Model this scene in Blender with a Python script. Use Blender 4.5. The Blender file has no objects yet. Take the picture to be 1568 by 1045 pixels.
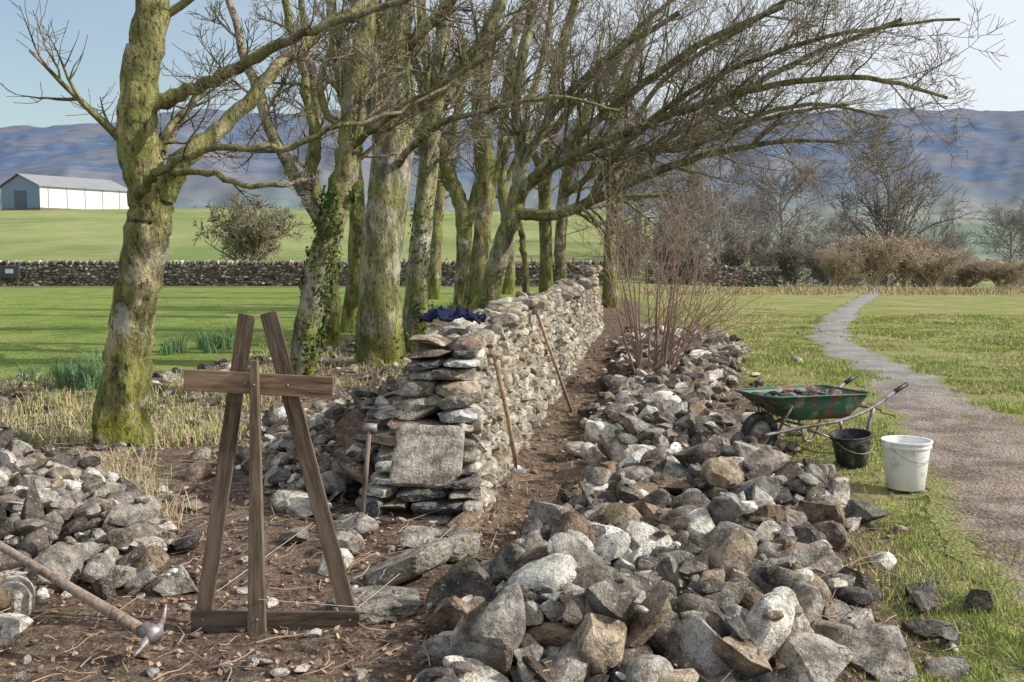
import bpy, bmesh, math, random
import numpy as np
from mathutils import Vector, Matrix
rng=np.random.default_rng(7); random.seed(7)
scene=bpy.context.scene
EL,AZs=34,96
# ---------------------------------------------------------------- survey helpers
F=1524.0; PIT=math.atan(137/1524.0); H=1.62
cP,sP=math.cos(PIT),math.sin(PIT)
def ray(u,v):
    a=(u-784.0); b=-(v-522.5)
    return np.array([a, F*cP+b*sP, b*cP-F*sP])
def site(u,v,z=0.0):
    r=ray(u,v); t=(z-H)/r[2]; return np.array([r[0]*t,r[1]*t,z])
def at(u,v,Y):
    r=ray(u,v); t=Y/r[1]; return np.array([r[0]*t,Y,H+r[2]*t])
# ---------------------------------------------------------------- noise
def hsh(i,j,s):
    x=np.sin(i*127.1+j*311.7+s*74.7)*43758.5453
    return x-np.floor(x)
def vn(x,y,s=0):
    x=np.asarray(x,float);y=np.asarray(y,float)
    i=np.floor(x);j=np.floor(y);f=x-i;g=y-j
    f=f*f*(3-2*f);g=g*g*(3-2*g)
    return (hsh(i,j,s)*(1-f)+hsh(i+1,j,s)*f)*(1-g)+(hsh(i,j+1,s)*(1-f)+hsh(i+1,j+1,s)*f)*g
def fbm(x,y,s=0,o=4):
    a=0;w=.5;t=0
    for k in range(o):
        a=a+w*vn(np.asarray(x)*2**k,np.asarray(y)*2**k,s+k*3.1);t+=w;w*=.5
    return a/t
def sst(a,b,x):
    t=np.clip((x-a)/(b-a),0,1);return t*t*(3-2*t)
# ---------------------------------------------------------------- mesh buffer
class MB:
    def __init__(s): s.V=[];s.F=[];s.C=[];s.M=[];s.n=0
    def add(s,V,Fc,col=(1,1,1),mi=0):
        V=np.asarray(V,float);Fc=np.asarray(Fc,int)
        s.V.append(V);s.F.append(Fc+s.n)
        c=np.asarray(col,float)
        if c.ndim==1: c=np.tile(c,(len(V),1))
        s.C.append(c);s.M.append(np.full(len(Fc),mi));s.n+=len(V)
    def build(s,name,mats,smooth=True,sharp=None,parent=None):
        V=np.concatenate(s.V);C=np.concatenate(s.C)
        me=bpy.data.meshes.new(name)
        li=np.concatenate([f.ravel() for f in s.F])
        tot=np.concatenate([np.full(len(f),f.shape[1]) for f in s.F])
        st=np.concatenate([[0],np.cumsum(tot)[:-1]])
        me.vertices.add(len(V));me.vertices.foreach_set('co',V.ravel())
        me.loops.add(len(li));me.loops.foreach_set('vertex_index',li.astype(np.int32))
        me.polygons.add(len(tot));me.polygons.foreach_set('loop_start',st.astype(np.int32))
        me.polygons.foreach_set('loop_total',tot.astype(np.int32))
        me.polygons.foreach_set('material_index',np.concatenate(s.M).astype(np.int32))
        me.polygons.foreach_set('use_smooth',np.full(len(tot),smooth))
        at_=me.color_attributes.new('Col','FLOAT_COLOR','POINT')
        at_.data.foreach_set('color',np.hstack([C,np.ones((len(C),1))]).astype(np.float32).ravel())
        me.update(calc_edges=True)
        if sharp: me.set_sharp_from_angle(angle=math.radians(sharp))
        if not isinstance(mats,(list,tuple)): mats=[mats]
        for m in mats: me.materials.append(m)
        ob=bpy.data.objects.new(name,me);scene.collection.objects.link(ob)
        if parent: ob.parent=parent
        return ob
def empty(name,loc=(0,0,0)):
    e=bpy.data.objects.new(name,None);e.location=loc;scene.collection.objects.link(e);e.empty_display_size=.1;return e
def box_vf(c,d,R=None):
    v=np.array([[x,y,z] for x in(-.5,.5) for y in(-.5,.5) for z in(-.5,.5)])*np.array(d)
    if R is not None: v=v@R.T
    f=[[0,1,3,2],[4,6,7,5],[0,4,5,1],[2,3,7,6],[0,2,6,4],[1,5,7,3]]
    return v+np.array(c),f
def rotz(a): c,s=math.cos(a),math.sin(a);return np.array([[c,-s,0],[s,c,0],[0,0,1]])
def rotx(a): c,s=math.cos(a),math.sin(a);return np.array([[1,0,0],[0,c,-s],[0,s,c]])
def roty(a): c,s=math.cos(a),math.sin(a);return np.array([[c,0,s],[0,1,0],[-s,0,c]])
class Tubes:
    def __init__(s): s.g={}
    def add(s,p,r,sides): s.g.setdefault((len(p),sides),[]).append((p,r))
    def flush(s,mb,colf=None,col=(1,1,1),lump=False,mi=0):
        for (k,n),L in s.g.items():
            P=np.stack([a for a,b in L]);R=np.stack([b for a,b in L])
            T=np.gradient(P,axis=1);T/=np.linalg.norm(T,axis=2,keepdims=True)+1e-9
            ax=P[:,-1]-P[:,0];ax/=np.linalg.norm(ax,axis=1,keepdims=True)+1e-9
            ref=np.where(np.abs(ax[:,:1])<.6,np.array([[1.,0,0]]),np.array([[0,1.,0.2]]))[:,None,:]
            N=np.cross(T,ref);N/=np.linalg.norm(N,axis=2,keepdims=True)+1e-9
            B=np.cross(T,N)
            a=np.linspace(0,2*math.pi,n,endpoint=False)
            rr=R[:,:,None]*np.ones(n)
            if lump and n>=10:
                h=P[:,:,2][:,:,None]
                rr=rr*(1+.06*np.sin(a*2+h*1.3)+.07*np.sin(a*5+h*1.1+1)*np.exp(-np.clip(h,0,9)*.9)*2+.03*np.sin(a*3-h*3)+.02*np.sin(a*7+h*6))
            V=P[:,:,None,:]+rr[...,None]*(N[:,:,None,:]*np.cos(a)[:,None]+B[:,:,None,:]*np.sin(a)[:,None])
            m=len(L);idx=np.arange(m*k*n).reshape(m,k,n);nx=np.roll(idx,-1,axis=2)
            q=np.stack([idx[:,:-1],nx[:,:-1],nx[:,1:],idx[:,1:]],-1).reshape(-1,4)
            c=col if colf is None else colf(V.reshape(-1,3),rr.reshape(-1))
            mb.add(V.reshape(-1,3),q,c,mi)
def tube1(mb,pts,r,sides=8,col=(1,1,1),mi=0,cap=True):
    t=Tubes();p=np.array(pts,float);rr=np.full(len(p),r) if np.isscalar(r) else np.array(r,float)
    if cap:
        d0=p[0]-p[1];d0/=np.linalg.norm(d0);d1=p[-1]-p[-2];d1/=np.linalg.norm(d1)
        p=np.vstack([p[0]+d0*1e-3,p,p[-1]+d1*1e-3]);rr=np.concatenate([[1e-4],rr,[1e-4]])
    t.add(p,rr,sides);t.flush(mb,col=col,mi=mi)
def crom(P,R,m=4):
    P=np.array(P,float);R=np.array(R,float)
    Q=np.vstack([2*P[0]-P[1],P,2*P[-1]-P[-2]]);o=[];r=[]
    for i in range(len(P)-1):
        a,b,c,d=Q[i:i+4]
        for t in np.linspace(0,1,m,endpoint=False):
            o.append(.5*((2*b)+(-a+c)*t+(2*a-5*b+4*c-d)*t*t+(-a+3*b-3*c+d)*t**3));r.append(R[i]*(1-t)+R[i+1]*t)
    o.append(P[-1]);r.append(R[-1]);return np.array(o),np.array(r)
# ---------------------------------------------------------------- material helpers
class NT:
    def __init__(s,name,rough=.9,spec=.3):
        m=bpy.data.materials.new(name);m.use_nodes=True;s.m=m;s.t=m.node_tree;s.n=s.t.nodes
        s.b=s.n['Principled BSDF'];s.b.inputs['Roughness'].default_value=rough
        s.b.inputs['Specular IOR Level'].default_value=spec
        s.co=s.n.new('ShaderNodeTexCoord').outputs['Object']
    def L(s,a,b): s.t.links.new(a,b)
    def mp(s,sc):
        n=s.n.new('ShaderNodeMapping');n.inputs['Scale'].default_value=sc;s.L(s.co,n.inputs[0]);return n.outputs[0]
    def noise(s,sc,det=4,ro=.6,vec=None,out='Fac'):
        n=s.n.new('ShaderNodeTexNoise');n.inputs['Scale'].default_value=sc;n.inputs['Detail'].default_value=min(det,5);n.inputs['Roughness'].default_value=ro
        s.L(vec or s.co,n.inputs['Vector']);return n.outputs[out]
    def vor(s,sc,vec=None,out='Distance'):
        n=s.n.new('ShaderNodeTexVoronoi');n.inputs['Scale'].default_value=sc;s.L(vec or s.co,n.inputs['Vector']);return n.outputs[out]
    def ramp(s,f,a,b,c0=0,c1=1):
        n=s.n.new('ShaderNodeMapRange');n.interpolation_type='SMOOTHSTEP'
        n.inputs[1].default_value=a;n.inputs[2].default_value=b;n.inputs[3].default_value=c0;n.inputs[4].default_value=c1
        s.L(f,n.inputs[0]);return n.outputs[0]
    def mix(s,f,a,b,mode='MIX'):
        n=s.n.new('ShaderNodeMix');n.data_type='RGBA';n.blend_type=mode
        for sock,val in((n.inputs[0],f),(n.inputs[6],a),(n.inputs[7],b)):
            if isinstance(val,(int,float)): sock.default_value=val
            elif isinstance(val,(tuple,list)): sock.default_value=(*val,1)
            else: s.L(val,sock)
        return n.outputs[2]
    def math(s,op,a,b=0.0):
        n=s.n.new('ShaderNodeMath');n.operation=op
        for i,v in enumerate((a,b)):
            if isinstance(v,(int,float)): n.inputs[i].default_value=v
            else: s.L(v,n.inputs[i])
        return n.outputs[0]
    def attr(s,name='Col'):
        n=s.n.new('ShaderNodeAttribute');n.attribute_name=name;return n.outputs['Color']
    def bump(s,h,st=.5,d=.02):
        n=s.n.new('ShaderNodeBump');n.inputs['Strength'].default_value=st;n.inputs['Distance'].default_value=d
        s.L(h,n.inputs['Height']);s.L(n.outputs[0],s.b.inputs['Normal'])
    def base(s,c):
        if isinstance(c,tuple): s.b.inputs['Base Color'].default_value=(*c,1)
        else: s.L(c,s.b.inputs['Base Color'])
        return s.m
# stone
def stone_mat(name,lich=.5,soil=.75):
    t=NT(name,.92,.2)
    n1=t.noise(8,5,.7);n2=t.noise(42,4,.75)
    c=t.mix(t.ramp(n1,.34,.64),(.5,.47,.44),(1.65,1.62,1.55))
    c=t.mix(1.0,t.attr(),c,'MULTIPLY')
    c=t.mix(t.ramp(n2,.55,.67,0,.7),c,(.045,.04,.035))
    c=t.mix(t.math('MULTIPLY',t.ramp(n2,.43,.33),lich),c,(.72,.70,.64))
    n3_=t.noise(3.4,5,.75)
    c=t.mix(t.ramp(n3_,.55,.65,0,soil),c,(.17,.115,.075))
    c=t.mix(t.ramp(n3_,.375,.31,0,.7),c,(.25,.24,.055))
    t.bump(t.math('ADD',n1,t.math('MULTIPLY',n2,.55)),1.0,.06)
    return t.base(c)
M_stone=stone_mat('limestone',.6,.6)
M_wstone=stone_mat('dry_stone',.8,.35)
# bark
t=NT('bark',.9,.2)
v=t.mp((1,1,.4));n1=t.noise(6,5,.7,v);n2=t.noise(30,4,.75,v);n3=t.noise(1.8,5,.7)
c=t.mix(t.ramp(n1,.37,.63),(.38,.36,.31),(1.5,1.42,1.3));c=t.mix(1.0,t.attr(),c,'MULTIPLY')
c=t.mix(t.ramp(n3,.47,.58,0,.6),c,(.22,.235,.06))
c=t.mix(t.ramp(n2,.53,.64,0,.85),c,(.04,.032,.024))
c=t.mix(t.ramp(n3,.43,.36,0,.55),c,(.56,.54,.47))
t.bump(t.math('ADD',n1,n2),1.0,.06);M_bark=t.base(c)
t=NT('twig_bark',.85,.25);M_twig=t.base(t.attr())
# wood
t=NT('weathered_wood',.75,.3);v=t.mp((14,14,1.2))
n1=t.noise(3,5,.7,v);n2=t.noise(1.5,4,.6)
c=t.mix(t.ramp(n1,.3,.7),(.045,.030,.022),(.21,.15,.105));c=t.mix(t.ramp(n2,.45,.75,0,.5),c,(.26,.205,.155));c=t.mix(1.0,t.attr(),c,'MULTIPLY')
t.bump(n1,.6,.006);M_wood=t.base(c)
t=NT('painted_attr',.6,.4);c=t.mix(t.ramp(t.noise(20,5,.7),.45,.7,0,.35),t.attr(),(.12,.09,.06));t.bump(t.noise(60,4),.2,.004);M_attr=t.base(c)
t=NT('dull_steel',.5,.5);t.b.inputs['Metallic'].default_value=.5;c=t.mix(t.ramp(t.noise(18,5,.7),.4,.65),(.34,.34,.35),(.18,.10,.06));M_steel=t.base(c)
t=NT('barrow_paint',.55,.4);c=t.mix(t.ramp(t.noise(7,5,.75),.49,.58),(.018,.10,.07),(.17,.065,.035));c=t.mix(t.ramp(t.noise(5,5,.7),.52,.66,0,.8),c,(.28,.25,.205));t.bump(t.noise(25,5),.4,.006);M_green=t.base(c)
t=NT('white_plastic',.4,.4);c=t.mix(t.ramp(t.noise(7,5,.75),.49,.68,0,.7),(.80,.80,.78),(.44,.37,.29));M_white=t.base(c)
t=NT('black_plastic',.45,.4);c=t.mix(t.ramp(t.noise(9,5,.7),.48,.66,0,.7),(.02,.021,.024),(.2,.19,.17));M_black=t.base(c)
t=NT('foliage_blade',.8,.15);M_blade=t.base(t.attr())
t=NT('navy_cloth',.9,.1);t.bump(t.noise(200,3),.3,.002);M_cloth=t.base((.016,.02,.055))
# ---------------------------------------------------------------- layout
def sdpoly(x,y,P):
    P=np.array(P);ins=np.zeros(x.shape,bool);d=np.full(x.shape,1e9)
    for i in range(len(P)):
        a=P[i];b=P[(i+1)%len(P)]
        e=b-a;t=np.clip(((x-a[0])*e[0]+(y-a[1])*e[1])/(e@e+1e-12),0,1)
        d=np.minimum(d,np.hypot(x-a[0]-t*e[0],y-a[1]-t*e[1]))
        c=((a[1]>y)!=(b[1]>y));xi=(b[0]-a[0])*(y-a[1])/((b[1]-a[1])+1e-12)+a[0]
        ins^=c&(x<xi)
    return np.where(ins,-d,d)
def poly(L): return [site(u,v)[:2] for u,v in L]
DIRT=[(-12,1),(-9,12)]+poly([(240,575),(420,545),(520,520),(640,490),(760,462),(890,445),(975,462),(1000,500),(1080,525),(1170,600),(1215,700),(1310,780),(1380,860),(1420,960),(1450,1045)])+[(2.3,2),(2.3,1)]
PILE=poly([(560,1060),(650,950),(735,885),(800,800),(850,735),(862,660),(900,590),(925,530),(960,505),(1060,515),(1165,535),(1150,590),(1130,640),(1180,700),(1290,745),(1345,800),(1350,900),(1320,960),(1350,1060),(1300,1150),(560,1150)])
LP1=poly([(-200,690),(60,690),(150,740),(290,790),(320,860),(260,930),(120,930),(60,1000),(90,1045),(-250,1060)])
LP2=poly([(300,740),(330,640),(440,640),(520,600),(600,610),(570,700),(530,800),(430,800)])
WD=np.array([math.sin(math.radians(8.08)),math.cos(math.radians(8.08))]);WN=np.array([WD[1],-WD[0]]);WO=np.array([-.19,5.95])
def wallc(x,y):
    dx=x-WO[0];dy=y-WO[1];return dx*WD[0]+dy*WD[1],dx*WN[0]+dy*WN[1]
def gz(x,y):
    x=np.asarray(x,float);y=np.asarray(y,float)
    q=np.clip(x/np.maximum(y,1),-3,3)
    left=1-sst(.10,.26,q)
    z=left*(sst(50,185,y)*9.0)+(1-left)*(-sst(43,110,y)*6)
    z=z+ left*sst(60,120,y)*(fbm(x*.02,y*.02,5)-.5)*1.5
    near=sst(24,14,y)
    z=z+near*sst(3.4,2.2,x)*((fbm(x*1.3,y*1.3,2)-.5)*.11+(fbm(x*5,y*5,3)-.5)*.05)
    s,o=wallc(x,y)
    z=z+.42*np.exp(-((o+1.15)/.38)**2)*sst(.3,1.5,s)*sst(11,6,s)
    z=z+.10*np.exp(-((o+.9)/1.6)**2)*sst(.0,2,s)*sst(16,9,s)
    z=z-.07*np.exp(-((o-.25)/.25)**2)*sst(-2,0,s)*sst(13,9,s)
    return z
# ---------------------------------------------------------------- ground sheet
def sgrid(c,a,lo,hi,n):
    s0=math.asinh((lo-c)/a);s1=math.asinh((hi-c)/a);return c+a*np.sinh(np.linspace(s0,s1,n))
gx=sgrid(0,3,-6000,6000,520);gy=sgrid(6,4,-40,7000,620)
X,Y=np.meshgrid(gx,gy);Z=gz(X,Y)
idx=np.arange(X.size).reshape(X.shape)
q=np.stack([idx[:-1,:-1],idx[:-1,1:],idx[1:,1:],idx[1:,:-1]],-1).reshape(-1,4)
sd=sdpoly(X.ravel(),Y.ravel(),DIRT)
dirt=np.clip(.5-sd/1.2,0,1)
leaf=np.exp(-((Y.ravel()-45.6)/.9)**2)*(X.ravel()<4)
dirt=np.maximum(dirt,leaf)
far=sst(47,50,Y.ravel());right=sst(0,2,X.ravel()-.1*Y.ravel())
g=MB();g.add(np.stack([X.ravel(),Y.ravel(),Z.ravel()],-1),q,np.stack([dirt,far,right],-1))
t=NT('ground_surface',.95,.1)
sp=t.n.new('ShaderNodeSeparateColor');t.L(t.attr(),sp.inputs[0])
nA=t.noise(1.1,5,.65);nB=t.noise(14,5,.7);nC=t.noise(.25,4,.6);nD=t.noise(60,3,.7);nF=t.noise(.45,5,.75)
gr=t.mix(t.ramp(nB,.3,.7),(.16,.19,.045),(.36,.365,.125))
gr=t.mix(t.ramp(nA,.42,.66,0,.6),gr,(.42,.375,.18))
gr=t.mix(t.ramp(nF,.5,.62,0,.5),gr,(.42,.375,.20))
gr=t.mix(t.ramp(nF,.42,.34,0,.55),gr,(.20,.15,.09))
lawn=t.mix(t.ramp(nA,.3,.7),(.15,.22,.045),(.26,.32,.085));lawn=t.mix(t.ramp(nF,.5,.64,0,.45),lawn,(.34,.33,.13))
gr=t.mix(sp.outputs[2],lawn,gr)
nE=t.noise(.06,5,.6)
fld=t.mix(t.ramp(nE,.35,.65),(.18,.235,.075),(.31,.33,.135));fld=t.mix(t.ramp(nC,.5,.7,0,.45),fld,(.37,.34,.18));fld=t.mix(t.ramp(nF,.5,.66,0,.4),fld,(.15,.20,.06))
gr=t.mix(sp.outputs[1],gr,fld)
so=t.mix(t.ramp(nB,.3,.72),(.055,.037,.026),(.26,.185,.135));so=t.mix(t.ramp(nA,.45,.7,0,.55),so,(.32,.24,.17));so=t.mix(t.ramp(nD,.55,.7,0,.75),so,(.48,.41,.32))
f=t.ramp(t.math('ADD',sp.outputs[0],t.math('MULTIPLY',t.math('SUBTRACT',nA,.5),1.3)),.38,.62)
t.bump(t.math('ADD',nB,t.math('MULTIPLY',nD,.6)),1.0,.05)
M_ground=t.base(t.mix(f,gr,so))
g.build('ground',M_ground)
# path
LE=[(1338,443),(1296,464),(1246,495),(1236,512),(1256,535),(1312,570),(1346,625),(1378,700),(1396,760),(1436,850),(1490,950),(1520,1045),(1540,1200)]
RE=[(1362,443),(1334,464),(1305,495),(1306,512),(1330,535),(1430,575),(1530,620),(1660,680),(1800,760),(2000,850),(2300,950),(2600,1045),(3100,1200)]
pl=[];
for a,b in zip(LE,RE): pl.append((site(*a)[:2],site(*b)[:2]))
A,_=crom([np.append(a,0) for a,b in pl],[0]*len(pl),16);B,_=crom([np.append(b,0) for a,b in pl],[0]*len(pl),16)
n=24;w=np.linspace(0,1,n)
nzl=(fbm(A[:,0]*2.5,A[:,1]*2.5,9)-.5)*.6;nzr=(fbm(B[:,0]*2.5,B[:,1]*2.5,19)-.5)*.6
A=A+np.stack([nzl,nzl*0,nzl*0],-1);B=B+np.stack([nzr,nzr*0,nzr*0],-1)
PV=A[:,None]*(1-w)[None,:,None]+B[:,None]*w[None,:,None]
PV[...,2]=gz(PV[...,0],PV[...,1])+.008+.03*np.minimum(w,1-w)
PATHPOLY=[tuple(p[:2]) for p in A]+[tuple(p[:2]) for p in B[::-1]]
ii=np.arange(PV.shape[0]*n).reshape(-1,n)
q=np.stack([ii[:-1,:-1],ii[:-1,1:],ii[1:,1:],ii[1:,:-1]],-1).reshape(-1,4)
edge=np.broadcast_to(np.minimum(w,1-w)*2,PV.shape[:2]).reshape(-1)
pm=MB();pm.add(PV.reshape(-1,3),q,np.stack([edge]*3,-1))
t=NT('gravel_path',.95,.15)
nA=t.noise(1.6,5,.7);nB=t.noise(26,5,.8);vo=t.vor(42);nG=t.noise(9,5,.75)
sx=t.n.new('ShaderNodeSeparateXYZ');t.L(t.co,sx.inputs[0])
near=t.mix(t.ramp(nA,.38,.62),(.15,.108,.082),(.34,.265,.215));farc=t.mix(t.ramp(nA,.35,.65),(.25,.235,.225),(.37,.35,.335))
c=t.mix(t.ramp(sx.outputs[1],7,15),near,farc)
c=t.mix(t.ramp(nB,.53,.66,0,.7),c,(.46,.43,.40));c=t.mix(t.ramp(nB,.45,.33,0,.75),c,(.07,.055,.045));c=t.mix(t.ramp(vo,.2,.05,0,.5),c,(.48,.45,.42))
gf=t.math('ADD',t.ramp(t.noise(2.4,5,.8),.56,.66,0,.8),t.math('MULTIPLY',t.ramp(t.math('ADD',t.attr(),t.math('MULTIPLY',nG,-.5)),.05,-.14),.9))
c=t.mix(gf,c,t.mix(t.ramp(nB,.3,.7),(.15,.17,.045),(.32,.32,.12)))
t.bump(t.math('ADD',nB,t.math('ADD',vo,nG)),.9,.02);M_path=t.base(c);pm.build('gravel_path',M_path)
# ---------------------------------------------------------------- hills
az=np.linspace(-.75,.75,420);ds=np.linspace(0,1,110)
AZ,DS=np.meshgrid(az,ds);D=700+DS*3300
u=784+F*np.tan(AZ)
ridge=np.interp(u,[-400,0,110,180,290,520,700,900,1100,1250,1380,1568,2000],[206,214,205,203,184,190,200,195,200,192,186,188,180])
ang=(385-ridge)/F
prof=sst(0,1,DS)*.9+.1*DS
Zh=-14+ (ang*4000*np.cos(AZ)+16)*prof+ (fbm(AZ*12,DS*4,31)-.5)*75*np.sin(np.pi*np.clip(DS,0,1))+(fbm(AZ*60,DS*8,33)-.5)*18*prof
V=np.stack([D*np.tan(AZ)*np.cos(AZ),D*np.cos(AZ),Zh],-1)
ii=np.arange(AZ.size).reshape(AZ.shape)
q=np.stack([ii[:-1,:-1],ii[:-1,1:],ii[1:,1:],ii[1:,:-1]],-1).reshape(-1,4)
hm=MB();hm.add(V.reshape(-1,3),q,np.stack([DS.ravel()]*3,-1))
t=NT('hillside_hazed',1,0)  # aerial haze is painted into the slope colours as blue
hn=t.noise(.0035,5,.6);vo=t.n.new('ShaderNodeTexVoronoi');vo.inputs['Scale'].default_value=.0065;t.L(t.mp((1,.5,1)),vo.inputs[0])
sv=t.n.new('ShaderNodeSeparateColor');t.L(vo.outputs['Color'],sv.inputs[0]);nf=t.noise(.02,5,.75)
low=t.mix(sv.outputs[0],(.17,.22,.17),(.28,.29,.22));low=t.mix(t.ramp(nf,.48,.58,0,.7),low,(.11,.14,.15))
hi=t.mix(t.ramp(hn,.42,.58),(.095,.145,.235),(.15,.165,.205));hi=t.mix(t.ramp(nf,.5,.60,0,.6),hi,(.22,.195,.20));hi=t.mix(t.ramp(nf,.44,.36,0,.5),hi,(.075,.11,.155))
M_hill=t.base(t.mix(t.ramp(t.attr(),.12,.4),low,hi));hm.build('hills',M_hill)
# ---------------------------------------------------------------- stones
def ico(sub):
    bm=bmesh.new();bmesh.ops.create_icosphere(bm,subdivisions=sub,radius=1)
    v=np.array([x.co[:] for x in bm.verts]);f=np.array([[w.index for w in x.verts] for x in bm.faces]);bm.free();return v,f
ICO={s:ico(s) for s in (2,3,4)}
def n3(v,s,k): 
    return (np.sin(v[:,0]*k+s)*np.cos(v[:,1]*k*1.1+s*2.3)+np.sin(v[:,2]*k*.9+s*1.7)*np.cos(v[:,0]*k*1.3-s))*.5
def rockshape(sub,seed,kind):
    r=np.random.default_rng(seed);v,f=ICO[sub];v=v.copy()
    if kind=='box':
        p=r.uniform(3.5,8);v/=((np.abs(v)**p).sum(1)**(1/p))[:,None]
        for k in range(9):
            n=r.normal(size=3);n/=np.linalg.norm(n);d=r.uniform(.8,1.12);tt=v@n-d;v-=np.clip(tt,0,None)[:,None]*n
    else:
        if kind=='ang': v/=((np.abs(v)**3).sum(1)**(1/3))[:,None]
        np_=r.integers(8,13) if kind=='ang' else 7
        for k in range(np_):
            n=r.normal(size=3);n/=np.linalg.norm(n);d=r.uniform(.34,.78) if kind=='ang' else r.uniform(.66,.92)
            tt=v@n-d;v-=np.clip(tt,0,None)[:,None]*n
    am=.5 if kind=='ang' else 1
    v*=(1+.07*am*n3(v,seed,3.1)+.035*n3(v,seed*2+1,8))[:,None]
    if sub>=3: v+=r.normal(0,.009,v.shape)+ (.02*n3(v,seed+3,17))[:,None]*v
    mn,mxx=v.min(0),v.max(0);v=(v-(mn+mxx)/2)/((mxx-mn)/2)
    return v
LIB={}
def getrock(sub,kind):
    k=(sub,kind,int(rng.integers(0,30)))
    if k not in LIB: LIB[k]=rockshape(sub,k[2]*7+sub*131+len(kind),kind)
    return LIB[k],ICO[sub][1]
BASES=[(.31,.285,.25),(.40,.375,.335),(.13,.112,.10),(.235,.175,.125),(.64,.615,.56),(.165,.143,.125),(.34,.275,.205),(.27,.255,.24),(.50,.47,.42),(.095,.085,.08),(.215,.19,.165),(.28,.255,.225)]
def rcol(light=1.0):
    base=BASES[rng.choice(12)]
    return np.clip(np.array(base)*rng.uniform(.75,1.25)*light,.04,.7)
def placerock(mb,c,d,R,sub,kind,col):
    v,f=getrock(sub,kind);mb.add((v*np.array(d)*.5)@R.T+np.array(c),f,col)
hx0,hy0,hs=-7.0,2.6,.025;NX,NY=int(13/hs),int(18/hs)
HXg,HYg=np.meshgrid(hx0+np.arange(NX)*hs,hy0+np.arange(NY)*hs)
HM=gz(HXg,HYg);H0=HM.copy()
def drop(mb,x,y,d,sub,kind,col,tilt=.35,sink=.18,yaw=None):
    yaw=rng.uniform(0,6.28) if yaw is None else yaw
    R=rotz(yaw)@rotx(rng.normal(0,tilt))@roty(rng.normal(0,tilt))
    d=np.array(d);r=.25*(d[0]+d[1])
    i0=int((y-r-hy0)/hs);i1=int((y+r-hy0)/hs)+1;j0=int((x-r-hx0)/hs);j1=int((x+r-hx0)/hs)+1
    if i0<0 or j0<0 or i1>=NY or j1>=NX: return
    P=HM[i0:i1,j0:j1];rr=((HXg[i0:i1,j0:j1]-x)**2+(HYg[i0:i1,j0:j1]-y)**2)/(r*r);m=rr<.9
    if not m.any(): return
    b=np.percentile(P[m],40);hz=d[2]*.5*(1+tilt*.3)
    zc=b+hz*(1-sink*2)
    top=zc+hz*.8*np.sqrt(np.clip(1-rr,0,1));HM[i0:i1,j0:j1]=np.where(m,np.maximum(P,top),P)
    placerock(mb,(x,y,zc),d,R,sub,kind,col)
pile=MB()
hero=[(985,830,.38,.22,.30,'ang',2.1),(760,905,.26,.2,.18,'rnd',.9),(842,925,.18,.15,.14,'ang',1.9),(905,790,.26,.18,.14,'ang',.7),(870,800,.24,.18,.12,'ang',.9),(1060,905,.26,.22,.26,'ang',.5),
(1190,1000,.34,.26,.29,'ang',1.9),(1050,1010,.28,.27,.2,'ang',1.4),(940,955,.24,.24,.17,'rnd',1.0),(765,1010,.28,.2,.16,'rnd',.5),(672,1035,.2,.16,.15,'rnd',.9),(1240,1050,.32,.26,.2,'ang',1.1),
(1492,935,.2,.16,.17,'ang',.35),(1105,870,.22,.19,.18,'rnd',.8),(1230,905,.3,.2,.17,'rnd',.9),(1310,905,.28,.17,.14,'ang',.3),(1170,790,.28,.2,.2,'ang',.6),(50,770,.46,.36,.3,'rnd',.4),(155,830,.28,.19,.17,'rnd',1.6),
(50,830,.32,.26,.2,'ang',1.7),(120,790,.26,.22,.18,'rnd',.8),(85,905,.3,.24,.22,'rnd',.9),(12,925,.22,.2,.18,'ang',2.0),(220,860,.24,.18,.16,'ang',1.4),(260,905,.24,.18,.15,'ang',1),(150,870,.18,.16,.16,'ang',1),
(545,822,.34,.2,.13,'rnd',1.2),(530,848,.32,.2,.15,'rnd',1.2),(512,875,.2,.17,.14,'ang',2.0),(620,880,.62,.44,.14,'box',1.0),(690,838,.46,.32,.12,'box',1),(570,935,.44,.3,.10,'box',.8),(1280,780,.24,.19,.24,'ang',1.5),(1230,770,.26,.17,.2,'ang',1.6),(1325,800,.3,.17,.13,'ang',.5),
(895,700,.36,.18,.11,'rnd',1.2),(1090,655,.23,.19,.15,'rnd',1.5),(1055,700,.22,.18,.16,'ang',.9),(940,503,.62,.5,.5,'rnd',.85),(855,1000,.26,.24,.3,'ang',.45),(1130,945,.22,.18,.19,'ang',.6),
(1420,965,.2,.15,.08,'ang',.5),(1450,1030,.16,.12,.08,'ang',.7),(1350,1020,.46,.3,.10,'ang',1.0),(1400,700,.12,.1,.05,'ang',1),(1220,556,.2,.15,.1,'rnd',1.1),(470,790,.28,.22,.15,'ang',1.6),(440,780,.22,.18,.15,'rnd',1.4)]
for (u_,v_,a,b,c_,k,l) in hero:
    p=site(u_,v_);drop(pile,p[0],p[1],(a,b,c_),4 if p[1]<7 else 3,k,np.clip(np.array((.34,.315,.28))*l*.95,0,.7),.22,.15)
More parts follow.
